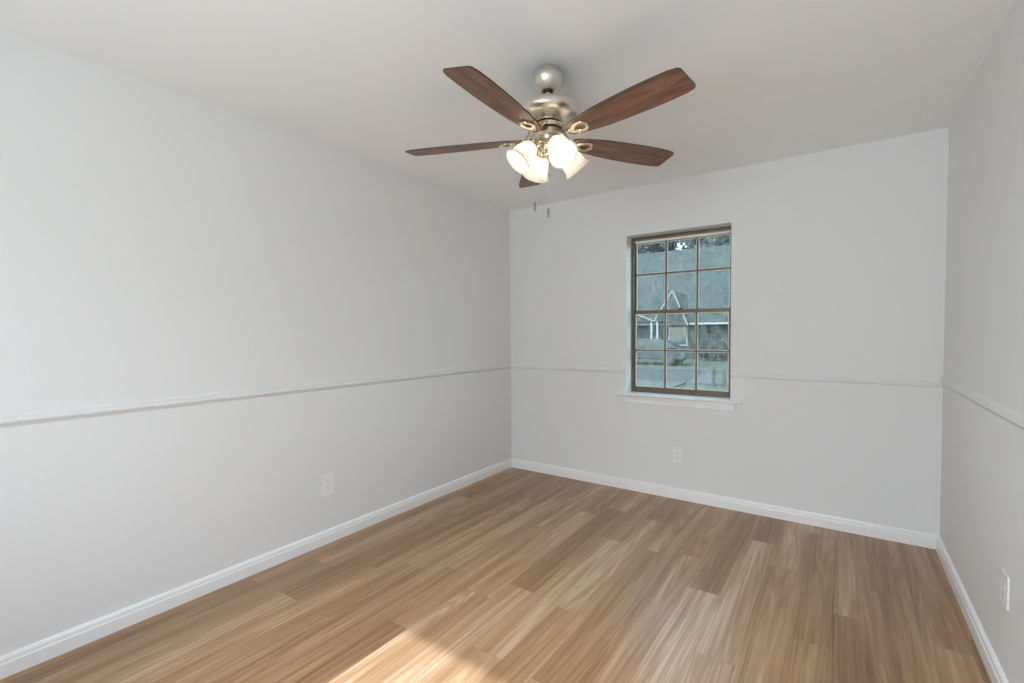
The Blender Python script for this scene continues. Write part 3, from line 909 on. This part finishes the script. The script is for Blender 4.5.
# foliage
def leaf_mat(name, c1, c2):
    m, nt, b = material(name)
    oi = nt.nodes.new('ShaderNodeTexCoord'); n = nt.nodes.new('ShaderNodeTexNoise'); n.inputs['Scale'].default_value = 1.2; n.inputs['Detail'].default_value = 5
    nt.links.new(oi.outputs['Object'], n.inputs['Vector'])
    cr = nt.nodes.new('ShaderNodeValToRGB'); e = cr.color_ramp.elements
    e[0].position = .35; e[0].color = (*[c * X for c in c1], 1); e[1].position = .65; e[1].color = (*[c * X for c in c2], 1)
    nt.links.new(n.outputs['Fac'], cr.inputs['Fac']); nt.links.new(cr.outputs['Color'], b.inputs['Base Color'])
    b.inputs['Roughness'].default_value = .6
    return m
LEAF = leaf_mat('dark_teal_leaves', (0.004, 0.014, 0.013), (0.013, 0.032, 0.027))
BARK = omat('tree_bark', (0.13, 0.11, 0.09), .9, .2, 6.0, .5, 20.0)
def leaf_cloud(name, blobs, n, size, m, parent):
    pts = []
    for (cx, cy, cz, r) in blobs:
        k = int(n * r * r / sum(b[3] ** 2 for b in blobs))
        d = rng.normal(size=(k, 3)); d /= np.linalg.norm(d, axis=1)[:, None]
        rad = r * rng.uniform(.45, 1.0, (k, 1)) ** .5
        pts.append(np.array([cx, cy, cz]) + d * rad * np.array([1, 1, .8]))
    P = np.concatenate(pts); k = len(P)
    a = rng.normal(size=(k, 3)); a /= np.linalg.norm(a, axis=1)[:, None]
    b = rng.normal(size=(k, 3)); b -= (a * b).sum(1)[:, None] * a; b /= np.linalg.norm(b, axis=1)[:, None]
    s = size * rng.uniform(.6, 1.3, (k, 1))
    V = np.stack([P - a * s, P + b * s * .45, P + a * s, P - b * s * .45], 1).reshape(-1, 3)
    me = bpy.data.meshes.new(name)
    me.from_pydata(V.tolist(), [], np.arange(k * 4).reshape(-1, 4).tolist())
    me.materials.append(m)
    o = bpy.data.objects.new(name, me); C.objects.link(o); o.parent = parent
    return o
def tree(x, y, h, r, label, n=5200, seed=0):
    t = empty('tree', (x, y, G)); tag(t, label, 'tree', 'dark trees behind the house')
    rr = random.Random(seed)
    bm = BM(); tube(bm, [(0, 0, 0), (.1, 0, h * .3), (-.1, .1, h * .55), (0, 0, h * .8)], [.35, .28, .2, .08], 10)
    limbs = []
    for k in range(6):
        a = rr.uniform(0, 2 * PI); z = h * rr.uniform(.35, .6)
        e = (r * .7 * math.cos(a), r * .7 * math.sin(a), z + h * .2)
        tube(bm, [(0, 0, z), (e[0] * .5, e[1] * .5, z + h * .08), e], [.14, .10, .04], 7); limbs.append(e)
    mesh('trunk', bm, BARK, t, smooth=True)
    blobs = [(e[0], e[1], e[2], r * rr.uniform(.42, .55)) for e in limbs] + [(0, 0, h * .85, r * .5), (0, 0, h * .62, r * .7)]
    leaf_cloud('crown', blobs, n, .36, LEAF, t)
tree(-17.9, 55, 17.0, 3.7, 'dark tree behind the roof ridge in the upper left pane', seed=2)
tree(-9.4, 55, 17.0, 4.0, 'dark tree behind the roof ridge in the upper right pane', seed=3)

tree(-15.2, 65, 18.0, 4.2, 'sparse tree showing bright sky through its crown above the roof ridge', n=2300, seed=5)

# hedge added unseen behind the camera, blocks low sky glare in the panes
sky_screen = empty('sky_screen', (-3.0, -6.2, G)); tag(sky_screen, 'added leafy hedge outside on the sunny side of the room, behind the camera', 'sky_screen')
bm = BM()
for q in range(24):
    x = -8 + q * .7
    tube(bm, [(x, 0, 0), (x + .1, .05, 1.6), (x - .05, -.05, 3.4)], [.05, .04, .015], 6)
mesh('stems', bm, BARK, sky_screen)
leaf_cloud('foliage', [(-8 + i * .9, 0, z, .95) for i in range(18) for z in (.5, 1.5, 2.5, 3.2)], 26000, .13, leaf_mat('screen_leaves', (0.06, 0.12, 0.06), (0.14, 0.24, 0.11)), sky_screen)

LEAF2 = leaf_mat('shrub_leaves', (0.012, 0.022, 0.015), (0.03, 0.045, 0.028))
for k, (x, lab) in enumerate(((-6.6, 'low green shrub against the house wall, right of the parked car'), (-3.9, 'low green shrub near the house, behind the two posts'))):
    s = empty('shrub', (x, 31.0, G)); tag(s, lab, 'shrub', 'shrubs by the house')
    bm = BM()
    for q in range(5):
        a = q * 1.26; tube(bm, [(0, 0, 0), (.15 * math.cos(a), .15 * math.sin(a), .35), (.4 * math.cos(a), .4 * math.sin(a), .7)], [.03, .02, .01], 6)
    mesh('stems', bm, BARK, s)
    leaf_cloud('foliage', [(0, 0, .55, .6), (.35, 0, .5, .45), (-.35, 0, .45, .45)], 1500, .07, LEAF2, s)
